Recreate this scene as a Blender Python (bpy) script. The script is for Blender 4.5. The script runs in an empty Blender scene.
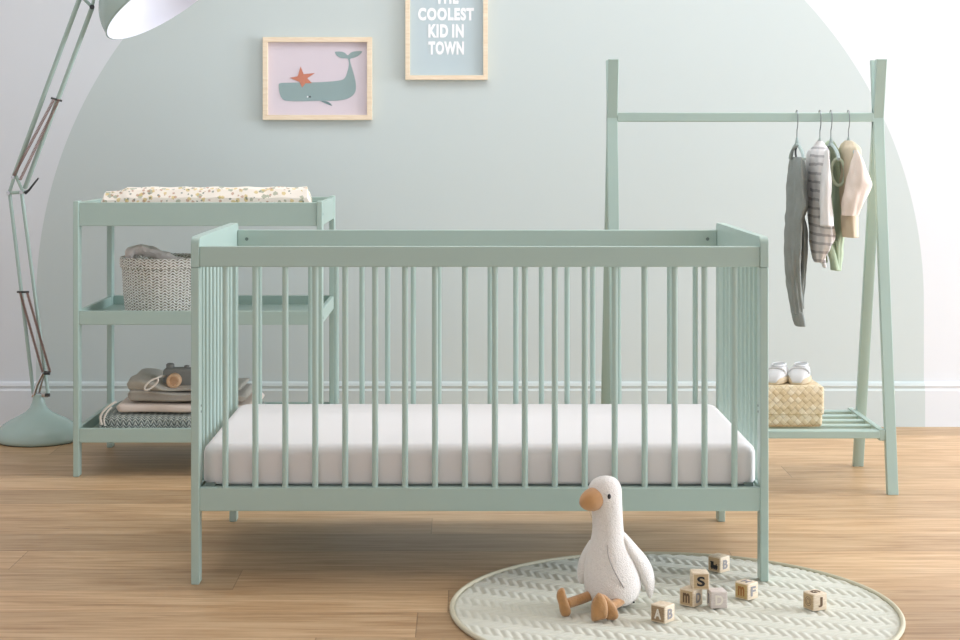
import bpy, bmesh, math, random
from mathutils import Vector, Matrix
from mathutils import noise as mnoise
from mathutils.geometry import tessellate_polygon
random.seed(7)
PI = math.pi
scene = bpy.context.scene
C = scene.collection
F, PX, PY, CH = 1696.0, 462.0, 140.0, 1.115      # focal length in px, principal point, camera height

def at(px, py, Y):
    return Vector(((px-PX)*Y/F, Y, CH-(py-PY)*Y/F))

# ------------------------------------------------------------------ materials
def srgb(r, g, b):
    def f(c):
        c /= 255.0
        return c/12.92 if c <= .04045 else ((c+.055)/1.055)**2.4
    return (f(r), f(g), f(b), 1.0)

class NT:
    def __init__(s, name):
        s.m = bpy.data.materials.new(name); s.m.use_nodes = True
        s.t = s.m.node_tree; s.bsdf = s.t.nodes['Principled BSDF']; s.out = s.t.nodes['Material Output']
    def n(s, typ, **kw):
        nd = s.t.nodes.new(typ)
        for k, v in kw.items(): setattr(nd, k, v)
        return nd
    def l(s, a, b): s.t.links.new(a, b)
    def math(s, op, a, b=None, c=None):
        nd = s.n('ShaderNodeMath', operation=op)
        for i, v in enumerate((a, b, c)):
            if v is None: continue
            if isinstance(v, (int, float)): nd.inputs[i].default_value = v
            else: s.l(v, nd.inputs[i])
        return nd.outputs[0]
    def mix(s, fac, a, b):
        nd = s.n('ShaderNodeMix', data_type='RGBA')
        for i, v in ((0, fac), (6, a), (7, b)):
            if isinstance(v, (int, float)): nd.inputs[i].default_value = v
            elif isinstance(v, tuple): nd.inputs[i].default_value = v
            else: s.l(v, nd.inputs[i])
        return nd.outputs[2]
    def noise(s, vec, scale, detail=3, rough=.5, dist=0):
        nd = s.n('ShaderNodeTexNoise')
        nd.inputs['Scale'].default_value = scale; nd.inputs['Detail'].default_value = detail
        nd.inputs['Roughness'].default_value = rough; nd.inputs['Distortion'].default_value = dist
        if vec is not None: s.l(vec, nd.inputs['Vector'])
        return nd.outputs['Fac']
    def ramp(s, fac, stops):
        nd = s.n('ShaderNodeValToRGB'); e = nd.color_ramp.elements
        e[0].position, e[0].color = stops[0]; e[1].position, e[1].color = stops[-1]
        for p, c in stops[1:-1]:
            x = e.new(p); x.color = c
        s.l(fac, nd.inputs[0]); return nd.outputs[0]
    def scale(s, vec, v):
        nd = s.n('ShaderNodeMapping'); nd.inputs['Scale'].default_value = v
        s.l(vec, nd.inputs['Vector']); return nd.outputs[0]
    def obj(s): return s.n('ShaderNodeTexCoord').outputs['Object']
    def uv(s): return s.n('ShaderNodeTexCoord').outputs['UV']
    def pos(s): return s.n('ShaderNodeNewGeometry').outputs['Position']
    def sep(s, v):
        nd = s.n('ShaderNodeSeparateXYZ'); s.l(v, nd.inputs[0]); return nd.outputs
    def comb(s, x, y, z=0.0):
        nd = s.n('ShaderNodeCombineXYZ')
        for i, v in enumerate((x, y, z)):
            if isinstance(v, (int, float)): nd.inputs[i].default_value = v
            else: s.l(v, nd.inputs[i])
        return nd.outputs[0]
    def bump(s, h, strength=.3, dist=.002):
        nd = s.n('ShaderNodeBump'); nd.inputs['Strength'].default_value = strength
        nd.inputs['Distance'].default_value = dist
        s.l(h, nd.inputs['Height']); s.l(nd.outputs[0], s.bsdf.inputs['Normal'])
    def col(s, c):
        if isinstance(c, tuple): s.bsdf.inputs['Base Color'].default_value = c
        else: s.l(c, s.bsdf.inputs['Base Color'])
    def set(s, rough=.5, metal=0, spec=.5, sheen=0):
        b = s.bsdf.inputs
        b['Roughness'].default_value = rough; b['Metallic'].default_value = metal
        b['Specular IOR Level'].default_value = spec
        if sheen: b['Sheen Weight'].default_value = sheen; b['Sheen Roughness'].default_value = .76

def simple(name, c, rough=.5, metal=0, spec=.5, var=.03, vscale=8, bump=0, bscale=200, bd=.001, sheen=0):
    t = NT(name); o = t.obj()
    d = tuple(x*(1-var*3) for x in c[:3])+(1.,)
    t.col(t.mix(t.noise(o, vscale), c, d)); t.set(rough, metal, spec, sheen)
    if bump: t.bump(t.noise(o, bscale, 4), bump, bd)
    return t.m

SAGE = srgb(174, 196, 187)
M = {}
M['sage'] = simple('sage_paint', SAGE, .38, var=.01, bump=.04, bscale=60)
M['lamp'] = simple('lamp_enamel', srgb(174, 196, 188), .22, var=.01)
M['lampin'] = simple('lamp_inner_white', srgb(240, 240, 248), .4, var=.005)
M['chrome'] = simple('polished_steel', srgb(200, 200, 200), .2, 1, var=.02)
M['spring'] = simple('copper_spring', srgb(170, 142, 132), .35, .6, var=.05)
M['steel'] = simple('screw_steel', srgb(120, 135, 130), .4, .7)
M['black'] = simple('black_plastic', srgb(28, 30, 32), .4)
M['dark'] = simple('dark_knob', srgb(70, 72, 72), .35, .3)
M['pine'] = None
M['sheet'] = simple('white_cotton_sheet', srgb(226, 221, 219), .85, var=.01, bump=.12, bscale=500, bd=.0006, sheen=.2)
M['base'] = simple('cot_base', srgb(150, 170, 162), .6)
M['white'] = simple('white_print', srgb(254, 254, 255), .7, var=.01)
M['pinkprint'] = simple('lilac_pink_paper', srgb(222, 210, 217), .8, var=.01)
M['blueprint'] = simple('grey_blue_paper', srgb(192, 207, 211), .8, var=.01)
M['whale'] = simple('grey_green_ink', srgb(146, 168, 167), .8, var=.02, vscale=60)
M['whaledark'] = simple('dark_green_ink', srgb(112, 138, 138), .8)
M['star'] = simple('orange_ink', srgb(208, 128, 98), .8, var=.05, vscale=60)
M['ink'] = simple('black_ink', srgb(40, 40, 42), .7)
M['taupe'] = simple('taupe_muslin', srgb(172, 166, 152), .9, var=.04, vscale=20, bump=.5, bscale=120, bd=.003, sheen=.2)
M['taupe2'] = simple('warm_grey_muslin', srgb(166, 160, 148), .9, var=.04, vscale=20, bump=.5, bscale=120, bd=.003, sheen=.2)
M['blush'] = simple('blush_cream_fabric', srgb(222, 208, 196), .9, var=.02, bump=.2, bscale=150, bd=.002)
M['bmuslin'] = simple('pale_mauve_muslin', srgb(226, 217, 211), .9, var=.04, vscale=20, bump=.3, bscale=80, bd=.004)
M['cord'] = simple('cream_cord', srgb(216, 208, 196), .9)
M['felt'] = simple('grey_felt', srgb(138, 140, 136), .9, var=.06, vscale=40, bump=.3, bscale=300)
M['slate'] = simple('slate_grey_linen', srgb(146, 152, 148), .9, var=.06, vscale=25, bump=.5, bscale=90, bd=.004)
M['offwhite'] = simple('off_white_jersey', srgb(236, 234, 232), .9, var=.02, bump=.2, bscale=100, bd=.002)
M['green'] = simple('sage_green_jersey', srgb(180, 196, 168), .9, var=.04, vscale=25, bump=.3, bscale=90, bd=.003)
M['palegreen'] = simple('pale_green_binding', srgb(204, 218, 196), .9, var=.02)
M['tan'] = simple('oatmeal_knit', srgb(218, 204, 178), .9, var=.04, bump=.4, bscale=160, bd=.002)
M['cream'] = simple('cream_pink_knit', srgb(236, 222, 210), .9, var=.02, bump=.3, bscale=160, bd=.002)
M['hook'] = simple('nickel_wire', srgb(150, 156, 158), .3, .9)
M['hanger'] = simple('hanger_wood', srgb(170, 186, 182), .5)
M['beak'] = simple('tan_velvet', srgb(204, 148, 84), .8, var=.12, vscale=40, bump=.3, bscale=300, sheen=.3)
M['foot'] = simple('tan_corduroy', srgb(198, 142, 74), .8, var=.15, vscale=60, bump=.6, bscale=120, bd=.004, sheen=.3)
M['shoe'] = simple('white_leather', srgb(220, 220, 219), .5, var=.01)
M['shoein'] = simple('shaded_lining_grey', srgb(176, 178, 178), .9)
M['seam'] = simple('grey_thread', srgb(176, 168, 162), .9)

def m_wall():
    t = NT('painted_wall_with_arch'); p = t.sep(t.pos())
    dx = t.math('SUBTRACT', p[0], .070)
    dz = t.math('MAXIMUM', t.math('SUBTRACT', p[2], .480), 0.)
    r = t.math('SQRT', t.math('ADD', t.math('POWER', dx, 2.), t.math('POWER', dz, 2.)))
    mask = t.math('LESS_THAN', r, 1.730)
    t.col(t.mix(mask, srgb(219, 222, 225), srgb(197, 206, 204)))
    t.set(.75, spec=.25); t.bump(t.noise(t.pos(), 130, 2), .03, .001)
    return t.m
M['wall'] = m_wall()
M['plainwall'] = simple('plain_wall', srgb(232, 231, 232), .8, var=.005)
M['ceil'] = simple('ceiling_paint', srgb(238, 238, 238), .9, var=.005)

def m_floor():
    t = NT('oak_planks'); p = t.sep(t.pos())
    W, L = .20, 1.9
    row = t.math('FLOOR', t.math('DIVIDE', p[1], W))
    wn = t.n('ShaderNodeTexWhiteNoise', noise_dimensions='1D'); t.l(row, wn.inputs['W'])
    xs = t.math('ADD', t.math('DIVIDE', p[0], L), t.math('MULTIPLY', wn.outputs[0], 7.3))
    colm = t.math('FLOOR', xs)
    wn2 = t.n('ShaderNodeTexWhiteNoise', noise_dimensions='2D'); t.l(t.comb(row, colm), wn2.inputs['Vector'])
    rnd = wn2.outputs[0]
    v = t.comb(t.math('ADD', p[0], t.math('MULTIPLY', rnd, 13.)), p[1], rnd)
    g1 = t.noise(t.scale(v, (1.3, 22, 1)), 3, 6, .62, .4)
    g2 = t.noise(t.scale(v, (3, 120, 1)), 3, 4, .6)
    g3 = t.noise(t.scale(v, (.9, 5, 1)), 2.4, 3, .5, 1.2)
    a = t.math('ADD', t.math('MULTIPLY', g1, .5), t.math('MULTIPLY', g2, .2))
    a = t.math('ADD', a, t.math('MULTIPLY', g3, .3))
    c = t.ramp(a, [(.30, srgb(138, 99, 64)), (.43, srgb(178, 142, 103)), (.55, srgb(200, 167, 128)), (.7, srgb(214, 186, 149))])
    tone = t.math('ADD', .80, t.math('MULTIPLY', rnd, .34))
    hsv = t.n('ShaderNodeHueSaturation'); t.l(c, hsv.inputs['Color']); t.l(tone, hsv.inputs['Value'])
    fy = t.math('FRACT', t.math('DIVIDE', p[1], W)); fx = t.math('FRACT', xs)
    sy = t.math('LESS_THAN', fy, .012); sx = t.math('LESS_THAN', fx, .0014)
    seam = t.math('MAXIMUM', sy, sx)
    # small knots
    vo = t.n('ShaderNodeTexVoronoi'); vo.inputs['Scale'].default_value = 2.1
    t.l(t.scale(v, (1, 3.6, 1)), vo.inputs['Vector'])
    kn = t.math('LESS_THAN', t.math('ADD', vo.outputs['Distance'], t.math('MULTIPLY', g1, .1)), .075)
    c2 = t.mix(t.math('MULTIPLY', kn, .45), hsv.outputs[0], srgb(110, 76, 50))
    c3 = t.mix(t.math('MULTIPLY', seam, .4), c2, srgb(96, 66, 44))
    t.col(c3); t.set(.42, spec=.4)
    t.bump(t.math('SUBTRACT', a, t.math('MULTIPLY', seam, .6)), .12, .002)
    return t.m
M['floor'] = m_floor()

def m_pine():
    t = NT('pale_pine'); o = t.obj()
    n = t.noise(t.scale(o, (3, 30, 30)), 6, 4, .6, .5)
    t.col(t.ramp(n, [(.3, srgb(226, 204, 174)), (.7, srgb(242, 226, 202))])); t.set(.55)
    return t.m
M['pine'] = m_pine()

def m_block():
    t = NT('toy_block_wood'); o = t.obj()
    n = t.noise(t.scale(o, (20, 20, 160)), 4, 4, .6, .6)
    t.col(t.ramp(n, [(.3, srgb(206, 184, 152)), (.7, srgb(236, 222, 200))])); t.set(.55)
    return t.m
M['block'] = m_block()
def tint(name, a, b):
    t = NT(name); o = t.obj()
    n = t.noise(t.scale(o, (20, 20, 160)), 4, 4, .6, .6)
    t.col(t.ramp(n, [(.3, a), (.7, b)])); t.set(.6); return t.m
M['bf_brown'] = tint('brown_stained_face', srgb(140, 116, 88), srgb(172, 146, 112))
M['bf_mid'] = tint('honey_stained_face', srgb(176, 150, 114), srgb(202, 176, 138))
M['bf_ochre'] = tint('ochre_stained_face', srgb(176, 150, 100), srgb(200, 172, 116))
M['bf_grey'] = tint('greyish_face', srgb(200, 188, 180), srgb(224, 214, 206))
M['woodlens'] = tint('round_wood', srgb(200, 162, 126), srgb(224, 190, 154))

def m_rug():
    t = NT('quilted_rug_cotton'); o = t.obj()
    n = t.noise(o, 7, 4)
    t.col(t.mix(n, srgb(208, 207, 191), srgb(192, 192, 173))); t.set(.9, spec=.2, sheen=.3)
    t.bump(t.noise(o, 300, 3), .3, .001)
    return t.m
M['rug'] = m_rug()
M['piping'] = simple('rug_piping', srgb(206, 200, 176), .85, var=.03)

def m_plush():
    t = NT('white_plush'); o = t.obj()
    vo = t.n('ShaderNodeTexVoronoi'); vo.inputs['Scale'].default_value = 330; t.l(o, vo.inputs['Vector'])
    n = t.noise(o, 160, 4, .7)
    t.col(t.mix(n, srgb(236, 230, 222), srgb(224, 216, 208))); t.set(.95, spec=.15, sheen=.5)
    t.bump(t.math('ADD', vo.outputs['Distance'], n), .45, .004)
    return t.m
M['plush'] = m_plush()

def m_basket():      # herringbone plait, uv u around, v up (metres)
    t = NT('woven_seagrass'); s = t.sep(t.uv())
    cu, cv = .0120, .0095
    u = t.math('DIVIDE', s[0], cu); col = t.math('FLOOR', u)
    par = t.math('SUBTRACT', t.math('MULTIPLY', t.math('FRACT', t.math('MULTIPLY', col, .5)), 4.), 1.)
    fu = t.math('FRACT', u)
    v = t.math('ADD', t.math('DIVIDE', s[1], cv), t.math('MULTIPLY', par, fu))
    st = t.math('SINE', t.math('MULTIPLY', v, 2*PI))
    edge = t.math('ABSOLUTE', t.math('SUBTRACT', fu, .5))
    h = t.math('SUBTRACT', t.math('MULTIPLY', st, .5), t.math('MULTIPLY', edge, .8))
    n = t.noise(t.scale(t.uv(), (1, 1, 1)), 90, 3)
    hh = t.math('ADD', h, t.math('MULTIPLY', t.math('SUBTRACT', n, .5), .9))
    c = t.ramp(t.math('ADD', t.math('MULTIPLY', hh, .5), .5), [(.10, srgb(96, 80, 58)), (.24, srgb(206, 198, 180)), (.38, srgb(255, 252, 246))])
    t.col(c); t.set(.85, spec=.2); t.bump(h, .8, .004)
    return t.m
M['basket'] = m_basket()

def m_wicker():      # diagonal plait in broad palm strips
    t = NT('plaited_palm_leaf'); o = t.sep(t.uv())
    k = 1/.017
    a = t.math('MULTIPLY', t.math('ADD', o[0], o[1]), k*.72); b = t.math('MULTIPLY', t.math('SUBTRACT', o[0], o[1]), k*.72)
    par = t.math('FRACT', t.math('MULTIPLY', t.math('ADD', t.math('FLOOR', a), t.math('FLOOR', b)), .5))
    chk = t.math('GREATER_THAN', par, .25)
    ea = t.math('ABSOLUTE', t.math('SUBTRACT', t.math('FRACT', a), .5)); eb = t.math('ABSOLUTE', t.math('SUBTRACT', t.math('FRACT', b), .5))
    fa = t.mix(chk, ea, eb)
    sp = t.math('MULTIPLY', fa, 2.)
    n = t.noise(t.uv(), 60, 3)
    wn = t.n('ShaderNodeTexWhiteNoise', noise_dimensions='2D'); t.l(t.comb(t.math('FLOOR', a), t.math('FLOOR', b)), wn.inputs['Vector'])
    f = t.math('ADD', t.math('MULTIPLY', wn.outputs[0], .45), t.math('MULTIPLY', n, .55))
    base = t.ramp(f, [(.2, srgb(214, 192, 150)), (.5, srgb(228, 210, 174)), (.8, srgb(240, 228, 202))])
    c = t.mix(t.math('MULTIPLY', t.math('GREATER_THAN', sp, .86), .45), base, srgb(160, 130, 86))
    t.col(c); t.set(.6, spec=.3); t.bump(t.math('SUBTRACT', 1., t.math('POWER', sp, 3.)), .6, .003)
    return t.m
M['wicker'] = m_wicker()

def m_floral():
    t = NT('cream_floral_cotton'); o = t.obj()
    def dots(sc, off, rad, colr, base, pr):
        vo = t.n('ShaderNodeTexVoronoi'); vo.inputs['Scale'].default_value = sc
        mp = t.n('ShaderNodeMapping'); mp.inputs['Location'].default_value = (off, off*2, off*.3); t.l(o, mp.inputs['Vector'])
        t.l(mp.outputs[0], vo.inputs['Vector'])
        r = t.math('ADD', vo.outputs['Distance'], t.math('MULTIPLY', t.noise(o, sc*4, 2), .35))
        f = t.math('MULTIPLY', t.math('LESS_THAN', r, rad), t.math('GREATER_THAN', t.sep(vo.outputs['Color'])[0], pr))
        return t.mix(t.math('MULTIPLY', f, .75), base, colr)
    c = dots(37, 3.1, .50, srgb(160, 166, 142), srgb(240, 231, 218), .3)
    c = dots(40, 8.3, .46, srgb(214, 190, 122), c, .3)
    c = dots(54, 5.2, .46, srgb(190, 150, 124), c, .35)
    c = dots(62, 1.7, .42, srgb(120, 130, 116), c, .45)
    t.col(c); t.set(.9, spec=.2); t.bump(t.noise(o, 60, 3), .2, .004)
    return t.m
M['floral'] = m_floral()

def m_stripe():
    t = NT('grey_striped_jersey'); o = t.pos(); s = t.sep(o)
    z = t.math('ADD', s[2], t.math('MULTIPLY', t.noise(o, 14, 2), .016))
    z = t.math('ADD', z, t.math('MULTIPLY', s[0], .12))
    f = t.math('FRACT', t.math('DIVIDE', z, .028))
    st = t.math('LESS_THAN', f, .3)
    t.col(t.mix(st, srgb(230, 227, 226), srgb(188, 185, 186))); t.set(.9, spec=.2)
    t.bump(t.noise(o, 60, 3), .3, .004)
    return t.m
M['stripe'] = m_stripe()

def m_knit():
    t = NT('grey_green_cable_knit'); s = t.sep(t.pos())
    u = t.math('DIVIDE', s[0], .020); fu = t.math('ABSOLUTE', t.math('SUBTRACT', t.math('FRACT', u), .5))
    v = t.math('ADD', t.math('DIVIDE', t.math('ADD', s[2], s[1]), .013), t.math('MULTIPLY', fu, 2.))
    h = t.math('SINE', t.math('MULTIPLY', v, 2*PI))
    h2 = t.math('ADD', t.math('MULTIPLY', h, .5), t.math('MULTIPLY', fu, -1.))
    t.col(t.ramp(t.math('ADD', t.math('MULTIPLY', h2, .5), .65), [(.15, srgb(92, 100, 96)), (.5, srgb(164, 172, 164)), (.85, srgb(206, 210, 202))]))
    t.set(.95, spec=.1); t.bump(h2, .8, .004)
    return t.m
M['knit'] = m_knit()

def m_acrylic():
    t = NT('clear_acrylic'); nt = t.t
    tr = t.n('ShaderNodeBsdfTransparent'); gl = t.n('ShaderNodeBsdfGlossy'); gl.inputs['Roughness'].default_value = .08
    mx = t.n('ShaderNodeMixShader'); mx.inputs[0].default_value = .03; t.l(tr.outputs[0], mx.inputs[1]); t.l(gl.outputs[0], mx.inputs[2])
    t.l(mx.outputs[0], t.out.inputs['Surface']); return t.m
M['acrylic'] = m_acrylic()

# ------------------------------------------------------------------ object helpers
def world(o):
    m = Matrix.Identity(4)
    while o is not None:
        m = o.matrix_basis @ m; o = o.parent
    return m

def new(name, bm, mat, parent=None, smooth=True, loc=None, autos=True, local=False):
    """bm is in world coordinates (or in the parent's own frame when local)."""
    if parent is not None and not local:
        bm.transform(world(parent).inverted())
    elif parent is None and loc is not None:
        bm.transform(Matrix.Translation(-Vector(loc)))
    bmesh.ops.recalc_face_normals(bm, faces=bm.faces)
    me = bpy.data.meshes.new(name); bm.to_mesh(me); bm.free()
    o = bpy.data.objects.new(name, me); C.objects.link(o)
    me.materials.append(mat if not isinstance(mat, str) else M[mat])
    if smooth:
        for p in me.polygons: p.use_smooth = True
        if autos: me.set_sharp_from_angle(angle=math.radians(21))
    if parent is not None: o.parent = parent
    elif loc is not None: o.location = loc
    return o

def thing(name, label, cat, loc=(0, 0, 0), rz=0, group=None):
    o = bpy.data.objects.new(name, None); C.objects.link(o)
    o.empty_display_size = .1
    o.location = loc; o.rotation_euler = (0, 0, rz)
    return tag(o, label, cat, group)
def tag(o, label, cat, group=None):
    o['label'] = label; o['category'] = cat
    if group: o['group'] = group
    return o
def struct(o): o['kind'] = 'structure'; return o

def bx(bm, x0, x1, y0, y1, z0, z1, bev=0.002, seg=2):
    r = bmesh.ops.create_cube(bm, size=1)
    vs = r['verts']
    for v in vs:
        v.co = Vector((x0+(x1-x0)*(v.co.x+.5), y0+(y1-y0)*(v.co.y+.5), z0+(z1-z0)*(v.co.z+.5)))
    if bev:
        es = list({e for v in vs for e in v.link_edges})
        bmesh.ops.bevel(bm, geom=es, offset=bev, segments=seg, profile=.5, affect='EDGES')
    return bm
def box(*a, **k): return bx(bmesh.new(), *a, **k)

def ring_mesh(bm, rings, cap0=True, cap1=True, closed=False, uvs=None):
    vr = [[bm.verts.new(p) for p in r] for r in rings]
    n = len(rings[0]); fs = []
    rng = range(len(vr)) if closed else range(len(vr)-1)
    lay = bm.loops.layers.uv.verify() if uvs else None
    for i in rng:
        a, b = vr[i], vr[(i+1) % len(vr)]
        for j in range(n):
            k = (j+1) % n
            f = bm.faces.new((a[j], a[k], b[k], b[j])); fs.append(f)
            if uvs:
                L, u = f.loops, uvs
                L[0][lay].uv = (u[i][j], u[i][-1]); L[1][lay].uv = (u[i][j+1], u[i][-1])
                L[2][lay].uv = (u[i+1][j+1], u[i+1][-1]); L[3][lay].uv = (u[i+1][j], u[i+1][-1])
    if not closed:
        if cap0: bm.faces.new(vr[0][::-1])
        if cap1: bm.faces.new(vr[-1])
    return bm

def smooth_path(pts, n=6):
    P = [Vector(p) for p in pts]; out = []
    for i in range(len(P)-1):
        p0 = P[max(i-1, 0)]; p1 = P[i]; p2 = P[i+1]; p3 = P[min(i+2, len(P)-1)]
        for k in range(n):
            t = k/n
            out.append(.5*((2*p1)+(-p0+p2)*t+(2*p0-5*p1+4*p2-p3)*t*t+(-p0+3*p1-3*p2+p3)*t**3))
    out.append(P[-1]); return out

def tube(bm, pts, r, seg=10, closed=False):
    P = [Vector(p) for p in pts]; N = len(P)
    rad = r if isinstance(r, (list, tuple)) else [r]*N
    up = None; rings = []
    for i in range(N):
        if closed: d = P[(i+1) % N]-P[i-1]
        else: d = P[min(i+1, N-1)]-P[max(i-1, 0)]
        d.normalize()
        if up is None:
            up = Vector((0, 0, 1)) if abs(d.z) < .9 else Vector((0, 1, 0))
        up = (up-d*up.dot(d)).normalized(); s = d.cross(up)
        rings.append([P[i]+rad[i]*(math.cos(2*PI*k/seg)*up+math.sin(2*PI*k/seg)*s) for k in range(seg)])
    return ring_mesh(bm, rings, closed=closed)

def cyl(p0, p1, r, seg=20):
    return tube(bmesh.new(), [p0, p1], r, seg)

def bar(bm, p0, p1, w, d, top_w=None, bev=.002):
    """rectangular bar from p0 to p1: w along x, d along y, ends cut level."""
    p0, p1 = Vector(p0), Vector(p1)
    o = [(-w/2, -d/2), (w/2, -d/2), (w/2, d/2), (-w/2, d/2)]
    a = [bm.verts.new(p0+Vector((x, y, 0))) for x, y in o]; b = [bm.verts.new(p1+Vector((x, y, 0))) for x, y in o]
    fs = [bm.faces.new((a[i], a[(i+1) % 4], b[(i+1) % 4], b[i])) for i in range(4)]
    fs += [bm.faces.new(a[::-1]), bm.faces.new(b)]
    es = list({e for f in fs for e in f.edges})
    if bev: bmesh.ops.bevel(bm, geom=es, offset=bev, segments=2, profile=.5, affect='EDGES')
    return bm

def sphere(bm, c, rx, ry, rz, seg=20, rg=12):
    r = bmesh.ops.create_uvsphere(bm, u_segments=seg, v_segments=rg, radius=1)
    for v in r['verts']: v.co = Vector((c[0]+v.co.x*rx, c[1]+v.co.y*ry, c[2]+v.co.z*rz))
    return bm

def lathe(bm, prof, c, seg=48, axis=None, uvscale=False):
    """prof: (r, z) pairs; axis optional rotation matrix."""
    c = Vector(c); rings = []; uvs = [] ; acc = 0
    for i, (r, z) in enumerate(prof):
        ring = []
        for k in range(seg):
            v = Vector((r*math.cos(2*PI*k/seg), r*math.sin(2*PI*k/seg), z))
            ring.append(c+(axis @ v if axis is not None else v))
        if i: acc += math.hypot(r-prof[i-1][0], z-prof[i-1][1])
        rings.append(ring)
        R = .13
        uvs.append([2*PI*R*k/seg for k in range(seg+1)]+[acc])
    return ring_mesh(bm, rings, uvs=uvs if uvscale else None)

def noise1(x, y, z, s=0):
    return (math.sin(x*1.7+s)+math.sin(y*2.3+1.3*s)+math.sin(z*1.9+.7*s)+math.sin((x+y-z)*1.1+s*2))/4

def loft_px(bm, rows, Y, depth, seg=28, wr=0.0, k=5, ph=0., tw=0., sub=4, zf=9., cr=0.0):
    """rows: (px centre, py, half width px); depth: half depth in m (number or per-row list); cross-sections horizontal."""
    path = smooth_path([Vector((a, b, c)) for a, b, c in rows], sub)
    dl = depth if isinstance(depth, list) else [depth]*len(rows)
    dd = smooth_path([Vector((d, 0, 0)) for d in dl], sub)
    rings = []
    for i, (q, d) in enumerate(zip(path, dd)):
        c = at(q.x, q.y, Y); a = max(q.z, .3)*Y/F; b = max(d.x, .002); ring = []
        for j in range(seg):
            th = 2*PI*j/seg
            f = 1+wr*math.sin(k*th+ph+math.sin(c.z*zf+ph)*1.6)+wr*.5*math.sin((2*k+1)*th+c.z*zf*2.3+ph)
            x, y = a*f*math.cos(th), b*f*math.sin(th)
            v = Vector((c.x+x*math.cos(tw), c.y+y+x*math.sin(tw), c.z))
            if cr:
                g = mnoise.noise(Vector((v.x*30, v.y*26, v.z*9+ph)))+.6*mnoise.noise(Vector((v.x*70, v.y*60, v.z*24+ph*3)))
                v += Vector((math.cos(th), math.sin(th), 0))*cr*g
            ring.append(v)
        rings.append(ring)
    return ring_mesh(bm, rings)

def pillow(bm, outline, Y, t, px=True, rot=None):
    """closed outline in photo px at depth Y, puffed to half-thickness t along y."""
    P = [at(x, y, Y) if px else Vector((x, Y, y)) for x, y in outline]
    P = smooth_path(P+[P[0]], 4)[:-1]
    c = sum(P, Vector())/len(P)
    rings = []
    for s, h in ((.15, 1.), (.55, .93), (.82, .72), (.95, .4), (1., 0), (.95, -.4), (.82, -.72), (.55, -.93), (.15, -1.)):
        rings.append([c+(p-c)*s+Vector((0, t*h, 0)) for p in P])
    ring_mesh(bm, rings)
    if rot:
        pass
    return bm

def prism(bm, outline, y0, y1):
    """outline (x, z) pairs, extruded in y."""
    a = [bm.verts.new((x, y0, z)) for x, z in outline]; b = [bm.verts.new((x, y1, z)) for x, z in outline]
    n = len(a)
    for i in range(n): bm.faces.new((a[i], a[(i+1) % n], b[(i+1) % n], b[i]))
    for t in tessellate_polygon([[Vector((x, z, 0)) for x, z in outline]]):
        if len(set(t)) == 3:
            bm.faces.new([a[i] for i in t]); bm.faces.new([b[i] for i in t[::-1]])
    return bm

def text_bm(s, width, height, bold=.0, depth=.0008):
    """letters as mesh in x/z plane facing -y, centred, fitted to width x height."""
    cu = bpy.data.curves.new('lettering', 'FONT'); cu.body = s; cu.size = 1; cu.offset = bold; cu.extrude = .01; cu.resolution_u = 4
    cu.align_x = 'CENTER'; cu.space_character = 1+bold*2.8; cu.space_word = .7
    ob = bpy.data.objects.new('lettering', cu); C.objects.link(ob)
    dg = bpy.context.evaluated_depsgraph_get(); dg.update()
    me = bpy.data.meshes.new_from_object(ob.evaluated_get(dg))
    bm = bmesh.new(); bm.from_mesh(me)
    bpy.data.objects.remove(ob); bpy.data.curves.remove(cu); bpy.data.meshes.remove(me)
    xs = [v.co.x for v in bm.verts]; ys = [v.co.y for v in bm.verts]
    x0, x1, y0, y1 = min(xs), max(xs), min(ys), max(ys)
    for v in bm.verts:
        x = ((v.co.x-x0)/(x1-x0)-.5)*width; z = ((v.co.y-y0)/(y1-y0)-.5)*height
        y = -depth if v.co.z > 0 else 0
        v.co = Vector((x, y, z))
    return bm

# ------------------------------------------------------------------ the room
WY = 6.61
XL, XR, ZC, YB = -3.4, 7.0, 2.9, -.6
struct(new('floor', box(XL, XR, YB, WY+.1, -.05, 0, bev=0), 'floor', smooth=False))
struct(new('wall_back', box(XL-.1, XR+.1, WY, WY+.1, 0, ZC, bev=0), 'wall', smooth=False))
struct(new('wall_left', box(XL-.1, XL, YB, WY, 0, ZC, bev=0), 'plainwall', smooth=False))
struct(new('ceiling', box(XL-.1, XR+.1, YB, WY+.1, ZC, ZC+.06, bev=0), 'ceil', smooth=False))
# right wall with its window opening
wy0, wy1, wz0, wz1 = 2.8, 6.2, .40, 2.60
bm = bmesh.new()
bx(bm, XR, XR+.1, YB, wy0, 0, ZC, bev=0); bx(bm, XR, XR+.1, wy1, WY, 0, ZC, bev=0)
bx(bm, XR, XR+.1, wy0, wy1, 0, wz0, bev=0); bx(bm, XR, XR+.1, wy0, wy1, wz1, ZC, bev=0)
struct(new('wall_right', bm, 'plainwall', smooth=False))
bm = bmesh.new()
for a in ((wy0, wy0+.05, wz0, wz1), (wy1-.05, wy1, wz0, wz1), (wy0, wy1, wz0, wz0+.05), (wy0, wy1, wz1-.05, wz1), ((wy0+wy1)/2-.02, (wy0+wy1)/2+.02, wz0, wz1)):
    bx(bm, XR+.02, XR+.08, a[0], a[1], a[2], a[3], bev=.003)
struct(new('window_1', bm, 'white', smooth=True))
def skirt(name, pts0, pts1, mat):
    prof = [(0, 0), (.018, 0), (.018, .140), (.013, .146), (.013, .152), (.016, .158), (.012, .168), (.004, .174), (0, .174)]
    bm = bmesh.new()
    p0, p1 = Vector(pts0), Vector(pts1); d = (p1-p0).normalized(); nrm = Vector((d.y, -d.x, 0))
    ring_mesh(bm, [[p+nrm*a+Vector((0, 0, z)) for a, z in prof] for p in (p0, p1)])
    return struct(new(name, bm, mat))
skirt('baseboard_back', (XL, WY, 0), (XR, WY, 0), 'wall')
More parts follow.
